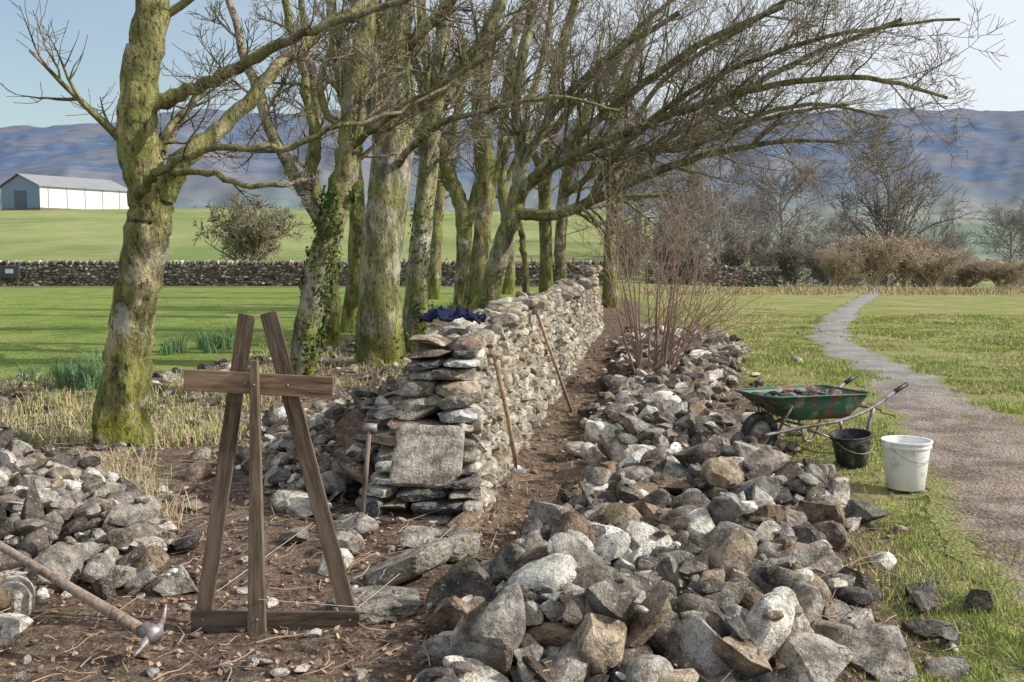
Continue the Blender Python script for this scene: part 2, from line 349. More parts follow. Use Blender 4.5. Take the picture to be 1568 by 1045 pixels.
def fill(P,th,edge,smin,smax,maxn=900,light=1.0,near=7.5,pw=2.0):
    Pn=np.array(P);lo=Pn.min(0);hi=Pn.max(0)
    lo=np.maximum(lo,[hx0+.4,hy0+.3]);hi=np.minimum(hi,[hx0+12.6,hy0+17.6])
    cx=rng.uniform(lo[0],hi[0],120000);cy=rng.uniform(lo[1],hi[1],120000)
    s=sdpoly(cx,cy,P);ok=s<0;cx,cy,s=cx[ok],cy[ok],s[ok]
    tg=gz(cx,cy)+th*(1-.38*sst(6.5,9,cy))*np.clip(-s/edge,0.12,1)*(.3+1.35*fbm(cx*1.1,cy*1.1,12))
    ci=((cy-hy0)/hs).astype(int);cj=((cx-hx0)/hs).astype(int)
    cnt=0;fail=0
    while cnt<maxn and fail<50:
        k=rng.integers(0,len(cx),36)
        df=tg[k]-HM[ci[k],cj[k]];b=k[np.argmax(df)]
        if df.max()<.015: fail+=1;continue
        x,y=cx[b],cy[b]
        sc=smin+(smax-smin)*rng.random()**pw
        sub=3 if (y<near and sc>.1) else 2
        kd='ang' if rng.random()<.68 else ('rnd' if rng.random()<.7 else 'box')
        drop(pile,x,y,(sc*rng.uniform(.95,1.5),sc*rng.uniform(.6,1),sc*rng.uniform(.38,.85)),sub,kd,rcol(light),.5)
        cnt+=1
    return cnt
n1=fill(PILE,.28,.6,.07,.28,maxn=3200,near=8,pw=1.8)
n2=fill(LP1,.26,.5,.07,.26,maxn=800,light=1.0)
n3_=fill(LP2,.15,.5,.07,.20,maxn=450,light=1.05)
print('rocks',n1,n2,n3_)
cnt=0
while cnt<3000:
    x=rng.uniform(-6.5,5);y=2.8+15*rng.random()**1.2
    if sdpoly(np.array([x]),np.array([y]),DIRT)[0]>0.15: continue
    s_,o_=wallc(x,y)
    if s_>-.2 and -.95<o_<.05: continue
    fr=-1.9<x<-.2 and y<5.2
    sc=rng.uniform(.02,.06) if (fr or rng.random()<.72) else rng.uniform(.06,.17)
    if -.0<o_<.6 and sc>.07: continue
    drop(pile,x,y,(sc*1.3,sc,sc*.6),2,'ang' if rng.random()<.7 else 'rnd',rcol(1.0),.35,.12);cnt+=1
pile.build('rubble_stones',M_stone,True,30)
# ---------------------------------------------------------------- dry stone wall
def W3(s,o,z): p=WO+WD*s+WN*o;return np.array([p[0],p[1],z])
wall=MB();WL=15.2;WH=1.06;BW=.74;BR=.13;BLf=.22;RK=.50
Rw=rotz(-math.radians(8.08))
def wtop(s): return WH+(.24 if s>13.2 else 0)
def wcol():
    b=[(.54,.495,.41),(.46,.425,.345),(.60,.56,.475),(.34,.305,.255),(.49,.405,.295),(.58,.55,.48)][rng.integers(0,6)]
    return np.clip(np.array(b)*rng.uniform(.68,1.06),0,.62)
for side in (0,1):
    z=-.05
    while z<WH+.22:
        ch=rng.uniform(.06,.11);s=max(RK*z,0)+rng.uniform(0,.06)
        while s<WL:
            l=rng.uniform(.08,.27)*(1+.5*(ch>.095));hh=ch*rng.uniform(.85,1.5);sc=s+l/2
            wob=.05*math.sin(sc*.9+z*4)+.025*math.sin(sc*2.7+1)+.012*math.sin(sc*6.1)
            zc=z+ch/2+wob*.8
            if zc<wtop(sc)-.03:
                ob=(-BR*zc-.09+rng.normal(0,.012)) if side==0 else (-BW+BLf*zc+.09)
                p=W3(sc,ob,zc+rng.normal(0,.009));R=Rw@rotx(rng.normal(0,.11))@roty(rng.normal(0,.06))@rotz(rng.normal(0,.08))
                kd=['box','ang','rnd'][rng.choice(3,p=[.62,.24,.14])];kk=1.12 if kd=='ang' else 1.04
                placerock(wall,p,(.22,l*kk,hh*kk),R,(3 if s<5 and side==0 else 2),kd,wcol() if side==0 else rcol())
            s+=l*.97
        z+=ch*.93
z=-.03
while z<WH-.02:
    ch=rng.uniform(.055,.105);o=-BW+BLf*z*1.1-.02+(rng.uniform(-.03,.04));oR=-BR*z
    while o<oR-.06:
        l=min(rng.uniform(.14,.36),oR-o+.02);fo=(o+l/2+BW)/BW
        p=W3(RK*z-.03+rng.uniform(-.035,.03)+.08*(1-fo)*min(z*2,1),o+l/2,z+ch/2+rng.normal(0,.005))
        placerock(wall,p,(l*1.05,.36,ch*rng.uniform(1.0,1.15)),Rw@rotx(rng.normal(0,.05))@roty(rng.normal(0,.05))@rotz(rng.normal(0,.12)),4,'box' if rng.random()<.85 else 'ang',np.clip(rcol(1.1),.15,.55))
        o+=l
    z+=ch*.97
for k in range(80):
    z=rng.uniform(0,.85);s=RK*z+rng.uniform(.05,1.5);o=-BW+BLf*z-.03-rng.uniform(0,.40)*(1-z)
    placerock(wall,W3(s,o,z*.88),(rng.uniform(.12,.32),rng.uniform(.12,.26),rng.uniform(.05,.12)),Rw@rotx(rng.normal(0,.15))@roty(rng.normal(.1,.2))@rotz(rng.normal(0,.6)),3,'box' if rng.random()<.5 else 'ang',rcol(1.0))
s=.52
while s<WL:
    l=rng.uniform(.08,.24);zt=wtop(s)+.05*math.sin(s*.9+4.3)*.8
    o=-BW+BLf*WH
    while o<-BR*WH-.03:
        w_=rng.uniform(.08,.22)
        placerock(wall,W3(s+l/2+rng.normal(0,.02),o+w_/2,zt-.02+rng.uniform(-.03,.05)),(w_*1.15,l*1.1,rng.uniform(.05,.14)),Rw@rotz(rng.normal(0,.5))@rotx(rng.normal(0,.2))@roty(rng.normal(0,.18)),3 if s<4 else 2,'box' if rng.random()<.35 else 'ang',wcol())
        o+=w_
    s+=l
cv=[];zz=[(-.1,0),(WH-.05,RK*WH)]
for (zc,s0) in zz:
    for s_ in(s0+.2,WL-.12):
        for o_ in(-BW+BLf*zc+.1,-BR*zc-.1): cv.append(W3(s_,o_,zc))
wall.add(cv,[[0,1,3,2],[4,6,7,5],[0,4,5,1],[2,3,7,6],[0,2,6,4],[1,5,7,3]],(.10,.085,.07))  # inner core coloured dark so gaps between stones look shaded
wall.build('dry_stone_wall',M_wstone,True,34)
sl=MB();v,f=ICO[4];v=v/((np.abs(v)**11).sum(1)**(1/11))[:,None]
n_=np.array((.8,-.7,0))/1.063;tt=v@n_-1.12;v=v-np.clip(tt,0,None)[:,None]*n_
v=v*(1+.03*n3(v,3,4)+.02*n3(v,5,11))[:,None];c_=at(655,698,5.80)
sl.add((v*np.array([.205,.20,.026]))@(rotz(-.10)@rotx(math.radians(50))@roty(.05)).T+c_,f,(.34,.305,.27));sl.build('stone_slab',M_stone,True,40)
fw=MB()
def fieldwall(p0,p1,h,mb):
    p0=np.array(p0,float);p1=np.array(p1,float);L=np.linalg.norm(p1-p0);d=(p1-p0)/L;an=math.atan2(d[1],d[0]);R=rotz(an)
    zb0=float(gz(*p0));V,ff=box_vf(((p0+p1)/2).tolist()+[zb0+h/2-.05],(L,.3,h+.05),R);mb.add(V,ff,(.14,.13,.12))
    z=0
    while z<h:
        s=rng.uniform(0,.2)
        while s<L:
            l=rng.uniform(.15,.42);p=p0+d*(s+l/2);zb=float(gz(p[0],p[1]))
            placerock(mb,(p[0],p[1],zb+z+.06+rng.normal(0,.02)),(l*1.15,.5,.17),R@roty(rng.normal(0,.12)),2,'box',rcol(.6));s+=l
        z+=.125
    s=0
    while s<L:
        l=rng.uniform(.10,.2);p=p0+d*s;zb=float(gz(p[0],p[1]))
        placerock(mb,(p[0],p[1],zb+h+.1),(l*1.2,.4,rng.uniform(.2,.34)),R@roty(rng.normal(.2,.2)),2,'box',rcol(.8));s+=l
ICO_S=ICO[2];v1,f1=ico(1);ICO[2]=(v1,f1);LIBs=LIB;LIB={}
fieldwall((-30,47.2),(4.6,47.2),.98,fw)
fieldwall((7,52),(14,52.5),.9,fw)
LIB=LIBs;ICO[2]=ICO_S
fw.build('field_wall',M_wstone,True,40)
# ---------------------------------------------------------------- trees
PR=dict(seg=[9,7,6,4],wig=[.13,.12,.13,.13],up=[.25,.2,.25,.3],sides=[9,5,4,3],nch=[9,8,6,0])
def grow(T,p,d,L,r,lvl,mx,pr=PR,rmin=.0035):
    k=pr['seg'][lvl];d=d/np.linalg.norm(d)
    nz=rng.normal(0,pr['wig'][lvl],(k,3)).cumsum(0);tt=np.arange(1,k+1)/k
    Dv=d+nz;Dv[:,2]+=pr['up'][lvl]*tt;Dv/=np.linalg.norm(Dv,axis=1,keepdims=True)
    pts=np.vstack([p,p+np.cumsum(Dv*L/k,axis=0)]);rad=np.maximum(r*(1-.8*np.append(0,tt)),rmin)
    T.add(pts,rad,pr['sides'][lvl])
    if lvl<mx: kids(T,pts,rad,L,lvl+1,mx,pr['nch'][lvl],pr,rmin=rmin)
def kids(T,pts,rad,L,lvl,mx,n,pr,f0=.18,rmin=.0035,bias=None,lf=1.0):
    k=len(pts)-1
    for _ in range(n):
        f=rng.uniform(f0,1);i=min(int(f*k),k-1);g_=f*k-i
        p=pts[i]*(1-g_)+pts[i+1]*g_;tn=pts[i+1]-pts[i];tn=tn/(np.linalg.norm(tn)+1e-9)
        q=rng.normal(size=3);q-=tn*(q@tn);q/=np.linalg.norm(q)+1e-9
        a=rng.uniform(.45,1.05);dd=tn*math.cos(a)+q*math.sin(a)
        if bias is not None: dd=dd+bias
        grow(T,p,dd,L*rng.uniform(.38,.68)*(1.15-.5*f)*lf,max(rad[i]*rng.uniform(.4,.6),rmin),lvl,mx,pr,rmin)
def colf(tw,tk,moss=1.0):
    tw=np.array(tw);tk=np.array(tk)
    def f(V,r):
        w=sst(.01,.07,r)[:,None];c=tw*(1-w)+tk*w
        mo=(sst(1.3,.15,V[:,2]-gz(V[:,0],V[:,1]))*(fbm(V[:,0]*6,V[:,1]*6+V[:,2]*5,4)>.40)*(r>.06)*moss)[:,None]
        mid=(.6*(fbm(V[:,0]*2+V[:,2]*2,V[:,1]*2+V[:,2],8)>.47)*(r>.02))[:,None]
        c=c*(1-mid)+np.array([.27,.275,.09])*mid
        return c*(1-mo)+np.array([.20,.22,.035])*mo
    return f
def tree(Yb,limbs,name='bare_tree',tk=(.37,.34,.27),tw=(.33,.28,.225),dens=1.0,mx=3,Lk=1.0,rmin=None,tn=1.0):
    T=Tubes();mb=MB();rmin=rmin or (.0026+.00008*Yb)
    for li,lm in enumerate(limbs):
        pts=[];rad=[]
        for q in lm:
            Yq=Yb+(q[3] if len(q)>3 else 0);pts.append(at(q[0],q[1],Yq));rad.append(max(q[2],1.2)/F*Yq)
        if li==0:
            pts=[pts[0]+np.array([0,0,-.25])]+pts;rad=[rad[0]*1.45]+rad;rad[1]*=1.12
        P,R=crom(pts,rad,7 if li==0 else 5);L=np.linalg.norm(np.diff(P,axis=0),axis=1).sum()
        P[1:-1]+=rng.normal(0,.012,(len(P)-2,3))
        T.add(P,R,22 if R[0]>.1 else 9)
        cl=min(L,4.5)*Lk
        n=int((10 if li else 9*tn)*dens*max(L/3.5,.7))
        kids(T,P,R*(.5 if li==0 else .7),cl,1,mx,n,PR,f0=.5 if li==0 else .2,rmin=rmin)
    T.flush(mb,colf(tw,tk),lump=True)
    mb.build(name,M_bark)
tree(8.1,[[(186,700,44),(188,600,37),(205,480,34),(226,370,33),(230,300,31),(211,215,29),(216,120,26),(232,20,24),(245,-150,18),(230,-400,10)],
 [(250,300,20),(285,240,15),(345,190,12,.2),(400,130,11,.4),(470,60,9,.6),(560,0,8,.8),(650,-80,5,1)],
 [(225,165,15),(290,140,10),(350,112,9,-.2),(430,70,7,-.3),(520,30,6,-.4),(640,-10,4,-.5)],
 [(212,300,9,-.2),(242,262,7,-.5),(330,228,5,-.7),(430,226,5,-.7),(520,195,4,-.7),(610,170,3,-.6),(700,120,2,-.5)],
 [(262,262,6,-.1),(330,268,5,-.3),(400,285,4,-.4),(470,275,3,-.3)],
 [(236,30,7,0),(330,-30,5,0),(380,-120,4,0)]],tk=(.40,.36,.24),dens=.6,Lk=.5,rmin=.0028,tn=.35)
tree(11,[[(448,655,22),(462,560,20),(480,450,20),(508,340,19),(532,240,18),(542,160,17),(556,60,15),(575,-60,12),(590,-250,7)],
 [(495,345,12),(460,285,10),(425,225,9),(398,150,8),(372,80,7),(352,0,5),(330,-90,4)],
 [(470,290,10),(482,210,9),(470,130,8),(452,60,7),(425,-40,5)],
 [(540,200,7),(505,180,6),(490,120,5),(520,50,5),(560,-20,4)],
 [(535,230,6),(580,190,5,-.5),(660,140,4,-.8),(740,90,3,-1)]],Lk=.55,dens=.75,tn=.7)
tree(14.1,[[(585,575,36),(580,450,33),(588,350,31),(601,230,29),(596,150,29),(602,60,26),(622,-60,20),(640,-300,10)],
 [(606,225,12),(650,160,10),(705,105,9,-.3),(755,30,7,-.5),(800,-60,5)],
 [(590,190,13),(530,130,10),(515,60,9),(498,-30,7)],
 [(605,120,9),(640,50,7),(700,0,6),(780,-60,4)],
 [(600,260,6),(660,200,5,-1),(740,170,4,-1.4),(850,150,3,-1.6),(950,170,2,-1.6)]],Lk=.55,dens=.75,tk=(.41,.39,.33),tn=.7)
tree(15.6,[[(640,575,20),(638,450,18),(648,330,15),(662,200,14),(676,80,12),(688,-60,9),(700,-250,5)],
 [(665,200,7),(640,110,6),(620,40,5),(600,-40,4)],[(670,150,6),(710,90,5),(760,60,4),(830,-20,3)]],tk=(.56,.54,.49),Lk=.5,dens=.8)
tree(20,[[(528,560,13),(543,420,12),(546,300,11),(535,190,10),(516,90,9),(505,-40,6)],[(540,230,6),(590,150,5),(620,60,4)]],tk=(.2,.17,.13),Lk=.5,dens=.7)
tree(17,[[(508,540,13),(508,460,12),(500,370,11),(478,270,10),(485,170,8),(470,60,6),(450,-60,4)]],tk=(.28,.24,.19),Lk=.6,dens=.7)
tree(27,[[(706,500,13),(710,400,12),(708,325,12),(690,270,10),(668,190,9),(652,80,8),(640,-40,6)],[(712,350,9),(735,270,8),(728,150,7),(748,20,6)],[(690,290,6),(640,200,5),(610,120,4)]],Lk=.55,dens=.7,tk=(.30,.28,.2))
tree(20,[[(738,520,19),(755,430,17),(773,365,16),(789,315,14),(800,240,11),(790,150,9),(812,30,8),(830,-90,5)],
 [(782,325,10),(840,330,8,-.3),(900,312,8,-.8),(960,282,7,-1.5),(1040,252,6,-2.4),(1130,228,5,-3.2),(1230,215,3,-4),(1300,220,2,-4.4)],
 [(788,310,9),(832,255,8,-.5),(900,195,7,-1),(985,130,6,-1.8),(1080,65,5,-2.5),(1200,10,4,-3.2)],
 [(792,300,9),(850,252,8,-.6),(940,212,7,-1.4),(1060,165,6,-2.6),(1190,130,5,-4),(1330,120,4,-5.2),(1450,150,2.5,-6)],
 [(900,310,5,-.8),(950,230,5,-1.6),(1040,150,4,-2.4),(1160,90,4,-3.4),(1300,50,3,-4.6),(1470,30,2,-5.6)],
 [(850,252,5,-.6),(940,235,4,-1.4),(1060,225,4,-2.6),(1180,180,3,-4),(1300,160,2,-4.6)],
 [(796,260,7),(850,170,6,-.4),(930,90,5,-1),(1040,20,4,-1.6)]],Lk=.68,dens=1.25,tw=(.35,.30,.25),rmin=.0038)
tree(24,[[(722,505,15),(738,360,13),(746,260,12),(738,140,10),(762,10,8),(770,-90,6)],[(742,300,7),(790,200,6),(830,90,5),(850,-30,4)]],Lk=.55,dens=.7,tk=(.22,.2,.14))
tree(34,[[(664,470,10),(668,380,9),(676,280,8),(700,180,7),(712,60,5)],[(674,300,5),(640,210,4),(630,110,3)]],Lk=.55,dens=.6,tk=(.24,.21,.15))
tree(38,[[(776,462,10),(780,370,9),(768,260,8),(775,150,7),(792,30,5)],[(772,280,5),(820,190,4),(860,100,3)]],Lk=.55,dens=.6,tk=(.22,.19,.14))
tree(28,[[(838,500,11),(835,380,10),(836,250,9),(850,120,8),(882,0,6)],[(836,280,6),(800,190,5),(780,90,4)],[(838,220,6),(890,140,5,-1),(960,60,4,-2),(1050,-20,3,-3)]],Lk=.6,dens=.85,tk=(.22,.19,.14))
tree(27,[[(861,500,10),(858,370,9),(870,260,8),(902,160,7),(960,60,5)],[(866,300,5),(930,250,5,-1),(1010,225,4,-2),(1110,205,3,-3)]],Lk=.6,dens=.9,tk=(.22,.19,.14))
tree(29,[[(936,482,12),(933,385,9),(938,300,9),(930,230,8),(958,120,6),(1000,20,4)],[(938,295,6),(1000,228,5,-1),(1100,165,5,-3),(1220,95,4,-5),(1380,30,3,-7)],
 [(935,250,5),(1010,130,4,-1),(1110,60,4,-2),(1240,-20,3,-4)],[(1000,228,4,-1),(1120,190,4,-2),(1240,160,3,-4),(1360,180,2,-5)],[(937,308,4),(975,302,4,-.2),(1018,298,3,-.4)]],Lk=.65,dens=1.1,tk=(.26,.22,.17),rmin=.0042)
tree(24,[[(806,490,6),(805,420,5),(800,370,5),(795,340,4)]],Lk=.1,dens=.2,tk=(.18,.15,.12))
# shrub
T=Tubes();mb=MB();b0=site(1000,598)
PRs=dict(seg=[9,6,4,4],wig=[.045,.08,.10,.12],up=[.6,.4,.3,.2],sides=[5,4,3,3],nch=[5,2,2,0])
for k in range(19):
    a=rng.uniform(0,6.28);sp_=rng.uniform(.05,.42)
    grow(T,b0+np.array([math.cos(a)*.12,math.sin(a)*.1,-.05]),np.array([math.cos(a)*sp_,math.sin(a)*sp_*.7,1.]),rng.uniform(1.2,2.35),rng.uniform(.011,.019),0,2,PRs,.003)
for k in range(6):
    grow(T,b0+np.array([0,0,.25]),np.array([1,.1,.6+.1*k]),rng.uniform(1.1,1.6),.012,0,2,dict(PRs,up=[-.1,0,0,0]),.003)
T.flush(mb,col=(.28,.19,.14));mb.build('bare_shrub',M_twig)
# background trees
def gen(name,h,r,spread,n0,tw,mx=3,rmin=.012,multi=1,pr=None,lean=.35):
    T=Tubes();mb=MB();pr=pr or dict(seg=[8,6,5,3],wig=[.1,.13,.16,.18],up=[.1,.2,.2,.2],sides=[6,4,3,3],nch=[10,9,7,0])
    for m in range(multi):
        a=rng.uniform(0,6.28);ln=(0 if multi==1 else lean*rng.uniform(.3,1.4))
        d=np.array([math.cos(a)*ln,math.sin(a)*ln,1])
        k=8;D_=d+rng.normal(0,.06,(k,3)).cumsum(0);D_/=np.linalg.norm(D_,axis=1,keepdims=True)
        P=np.vstack([[0,0,-.3],np.cumsum(D_*h*.8/k,axis=0)]);R=r*(1-.85*np.linspace(0,1,k+1))
        T.add(P,np.maximum(R,rmin),8)
        for j in range(n0):
            f=rng.uniform(.15,1);i=min(int(f*k),k-1);an=rng.uniform(0,6.28)
            el=rng.uniform(.15,.9)+f*.5
            dd=np.array([math.cos(an)*spread,math.sin(an)*spread,el])
            grow(T,P[i]+(P[i+1]-P[i])*rng.random(),dd,h*.5*(1.15-.55*f)*rng.uniform(.7,1.1),R[i]*.5,1,mx,pr,rmin)
    T.flush(mb,col=tw);me=mb.build(name,M_twig);return me
def inst(src,name,loc,s,rz,parent=None):
    o=bpy.data.objects.new(name,src.data);o.location=loc;o.scale=(s[0],s[0],s[1]) ;o.rotation_euler=(0,0,rz);scene.collection.objects.link(o)
    if parent:o.parent=parent
    return o
def putY(u,Y): 
    x=(u-784)/F*Y;return (x,Y,float(gz(x,Y)))
hz=(.27,.245,.24)  # far twig colour, greyed with distance haze painted in
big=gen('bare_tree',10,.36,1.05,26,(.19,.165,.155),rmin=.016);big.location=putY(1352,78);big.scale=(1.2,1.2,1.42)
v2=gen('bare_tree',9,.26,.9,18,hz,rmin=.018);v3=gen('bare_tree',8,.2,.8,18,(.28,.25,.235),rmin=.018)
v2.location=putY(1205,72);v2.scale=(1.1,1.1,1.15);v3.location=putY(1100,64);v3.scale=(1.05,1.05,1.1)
prb=dict(seg=[8,6,5,3],wig=[.1,.13,.16,.18],up=[.1,.2,.2,.2],sides=[6,4,3,3],nch=[8,7,6,0])
bushm=gen('bare_bush',2.6,.07,1.2,9,(.27,.245,.16),multi=12,mx=3,rmin=.014,lean=1.1,pr=prb);bushm.location=putY(385,64);bushm.scale=(1.55,1.55,2.0)
hbush=gen('bare_bush',3.4,.08,1.0,8,(.28,.245,.21),multi=8,mx=3,rmin=.016,lean=.5,pr=prb);hbush.location=putY(1040,58);hbush.scale=(.8,.8,1.1)
redb=gen('willow_bush',2.6,.05,.6,7,(.43,.34,.25),multi=10,mx=3,rmin=.011,lean=.6,pr=prb);redb.location=putY(1335,50);redb.scale=(1.3,1.3,1.05)
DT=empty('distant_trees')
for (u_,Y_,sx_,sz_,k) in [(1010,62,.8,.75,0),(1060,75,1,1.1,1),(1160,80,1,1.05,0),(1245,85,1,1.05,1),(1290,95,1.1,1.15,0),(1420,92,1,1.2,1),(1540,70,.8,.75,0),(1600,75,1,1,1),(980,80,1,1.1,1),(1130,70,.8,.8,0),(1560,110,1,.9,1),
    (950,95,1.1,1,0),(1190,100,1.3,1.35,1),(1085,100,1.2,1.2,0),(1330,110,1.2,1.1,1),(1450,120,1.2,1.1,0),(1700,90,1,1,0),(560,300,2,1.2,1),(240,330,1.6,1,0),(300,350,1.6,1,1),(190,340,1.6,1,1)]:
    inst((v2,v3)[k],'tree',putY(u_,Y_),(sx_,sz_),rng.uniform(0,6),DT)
HB=empty('hedgerow')
for (u_,Y_,s_,z_,k) in [(960,52,.6,.8,0),(1010,56,.7,.9,0),(1060,52,.6,.7,0),(1115,57,.7,.9,0),(1165,55,.7,.8,0),(1215,56,.8,.9,0),(1265,54,.7,.7,0),(1300,60,.8,.9,0),(1280,49,.9,.7,1),(1385,52,1.1,.95,1),(1430,50,1.1,.7,1),(1480,52,1.1,.55,1),(1530,50,1.1,.5,1),(1590,52,1.1,.6,1),(1410,66,.9,1.0,0),(1470,70,.8,.8,0)]:
    inst((hbush,redb)[k],'bush',putY(u_,Y_),(s_,z_*1.1),rng.uniform(0,6),HB)
# ---------------------------------------------------------------- ivy
def leaves(mb,P,N,size,col):
    n=len(P);t1=np.cross(N,rng.normal(size=(n,3)));t1/=np.linalg.norm(t1,axis=1,keepdims=True)+1e-9;t2=np.cross(N,t1)
    s=size*rng.uniform(.6,1.3,(n,1));a=P-t1*s;b=P+t2*s*.6;c=P+t1*s;d=P-t2*s*.6
    V=np.stack([a,b,c,d],1).reshape(-1,3);f=np.arange(4*n).reshape(-1,4);mb.add(V,f,np.repeat(col,4,axis=0))
iv=MB()
for (Yb,pts,n,rad) in [(11,[(462,600),(480,460),(505,350),(525,290)],2600,.17),(15.6,[(640,560),(640,470)],1800,.24),(14.1,[(585,560),(583,520)],500,.4),(15.6,[(640,470),(645,370),(650,300)],700,.17)]:
    P=np.array([at(a,b,Yb) for a,b in pts]);t_=rng.random(n)*(len(P)-1);i=np.minimum(t_.astype(int),len(P)-2);g_=(t_-i)[:,None]
    C=P[i]*(1-g_)+P[i+1]*g_;a=rng.uniform(0,6.28,n);N=np.stack([np.cos(a),np.sin(a),rng.normal(0,.3,n)],-1)
    keep=vn(C[:,2]*3+np.cos(a)*1.2,np.sin(a)*1.5+C[:,2],5)>.42
    col=np.stack([rng.uniform(.04,.13,n),rng.uniform(.07,.17,n),rng.uniform(.02,.04,n)],-1)
    leaves(iv,(C+N*rad*rng.uniform(.85,1.25,(n,1)))[keep],(N+rng.normal(0,.5,N.shape))[keep],.026,col[keep])
iv.build('ivy',M_blade,False)
# ---------------------------------------------------------------- grass
def blades(mb,x,y,h,w,col,lean=.5,seg=1,z0=None):
    n=len(x);z=gz(x,y) if z0 is None else z0;a=rng.uniform(0,6.28,n);b=rng.uniform(0,6.28,n)
    P=np.stack([x,y,z-.005],-1);side=np.stack([np.cos(a),np.sin(a),a*0],-1)*w[:,None]*.5
    ld=np.stack([np.cos(b),np.sin(b),b*0],-1)*(h*lean*rng.random(n))[:,None]
    up=np.array([0,0,1])*h[:,None]
    if seg==1:
        V=np.stack([P-side,P+side,P+up+ld],1).reshape(-1,3);mb.add(V,np.arange(3*n).reshape(-1,3),np.repeat(col,3,axis=0))
    else:
        m=P+up*.6+ld*.35;tp=P+up*np.where(lean>1.2,.55,.95)+ld*1.2
        V=np.stack([P-side,P+side,m+side*.8,m-side*.8,tp],1).reshape(-1,3);k=np.arange(n)*5
        c=np.repeat(col,5,axis=0)
        mb.add(V,np.stack([k,k+1,k+2,k+3],-1),c);mb.F.append(np.stack([k+3,k+2,k+4],-1)+mb.n-len(V));mb.M.append(np.zeros(n))
def gcol(n,dry=.15):
    c=np.stack([rng.uniform(.24,.40,n),rng.uniform(.30,.46,n),rng.uniform(.07,.14,n)],-1)
    d=rng.random(n)<dry;c[d]=np.stack([rng.uniform(.46,.62,n),rng.uniform(.41,.53,n),rng.uniform(.20,.32,n)],-1)[d];return c
gb=MB()
n=300000
yy=3.4+22*rng.random(n)**1.35;xx=rng.uniform(.12,.62,n)*yy+rng.uniform(-.2,.4,n)
ps=sdpoly(xx,yy,PATHPOLY);cl=fbm(xx*2.2,yy*2.2,61)
ok=(ps>-.35*np.clip(cl-.45,0,1)*3)|((cl>.66)&(rng.random(n)<.3))
ok&=(sdpoly(xx,yy,DIRT)>rng.normal(-.05,.30,n))
ok&=fbm(xx*1.9,yy*1.9,77)>rng.uniform(.34,.56,n)
xx,yy=xx[ok],yy[ok];n=len(xx)
pt=fbm(xx*.8,yy*.8,41)
h=rng.uniform(.015,.04,n)*(1+.8*(pt>.57));w=.0045+.0008*yy
dp=fbm(xx*1.1,yy*1.1,93)
c=gcol(n,0);dd=rng.random(n)<np.clip((dp-.42)*3,.08,.75);c[dd]=gcol(n,1.0)[dd];c*= (.70+.55*fbm(xx*1.3,yy*1.3,50))[:,None]
blades(gb,xx,yy,h,w,c,1.1);gb.build('grass',M_blade,False);print('grass',n)
lb=MB();n=30000;yy=12+24*rng.random(n)**1.3;xx=-rng.uniform(.0,.58,n)*yy
ok=sdpoly(xx,yy,DIRT)>.1;xx,yy=xx[ok],yy[ok];n=len(xx);c=gcol(n,.12)*np.array([.8,.9,.8])
blades(lb,xx,yy,rng.uniform(.01,.025,n),.006+.0008*yy,c,.9);lb.build('lawn_grass',M_blade,False)
db=MB()
def tuft(cx,cy,nb,rad,hh,colr,lean,wd=.005,mb=db):
    x=cx+rng.normal(0,rad,nb);y=cy+rng.normal(0,rad,nb)
    blades(mb,x,y,rng.uniform(.5,1,nb)*hh,np.full(nb,wd),colr(nb),lean,2)
dry=lambda n:np.stack([rng.uniform(.42,.64,n),rng.uniform(.36,.53,n),rng.uniform(.21,.34,n)],-1)
dryb=lambda n:np.stack([rng.uniform(.32,.50,n),rng.uniform(.26,.40,n),rng.uniform(.15,.24,n)],-1)
mixd=lambda n:np.where(rng.random((n,1))<.6,dry(n),gcol(n,0))
for k in range(170):
    u_=rng.uniform(-60,470);v_=rng.uniform(585,690);p=site(u_,v_);tuft(p[0],p[1],45,.13,rng.uniform(.10,.26),mixd,1.3,.007)
for k in range(60):
    p=site(rng.uniform(380,650),rng.uniform(520,600));tuft(p[0],p[1],40,.15,rng.uniform(.08,.2),mixd,1.2,.009)
for u_,v_ in [(165,735),(185,760),(205,740),(150,725),(225,765),(240,800),(190,720)]:
    p=site(u_,v_);tuft(p[0],p[1],110,.09,.26,dry,1.6,.005)
for k in range(80):
    p=site(rng.uniform(740,1000),rng.uniform(560,930));s_,o_=wallc(p[0],p[1]);
    if .05<o_<.9: tuft(p[0],p[1],20,.1,.11,dry,1.5,.004)
for k in range(200):
    yy_=rng.uniform(37,44);tuft(rng.uniform(.14,.62)*yy_,yy_,24,.4,rng.uniform(.12,.32),dryb,.9,.03)
for k in range(60):
    p=site(rng.uniform(1010,1180),rng.uniform(430,520));tuft(p[0],p[1],26,.2,.14,mixd,1.2,.012)
db.build('dry_grass',M_blade,False)
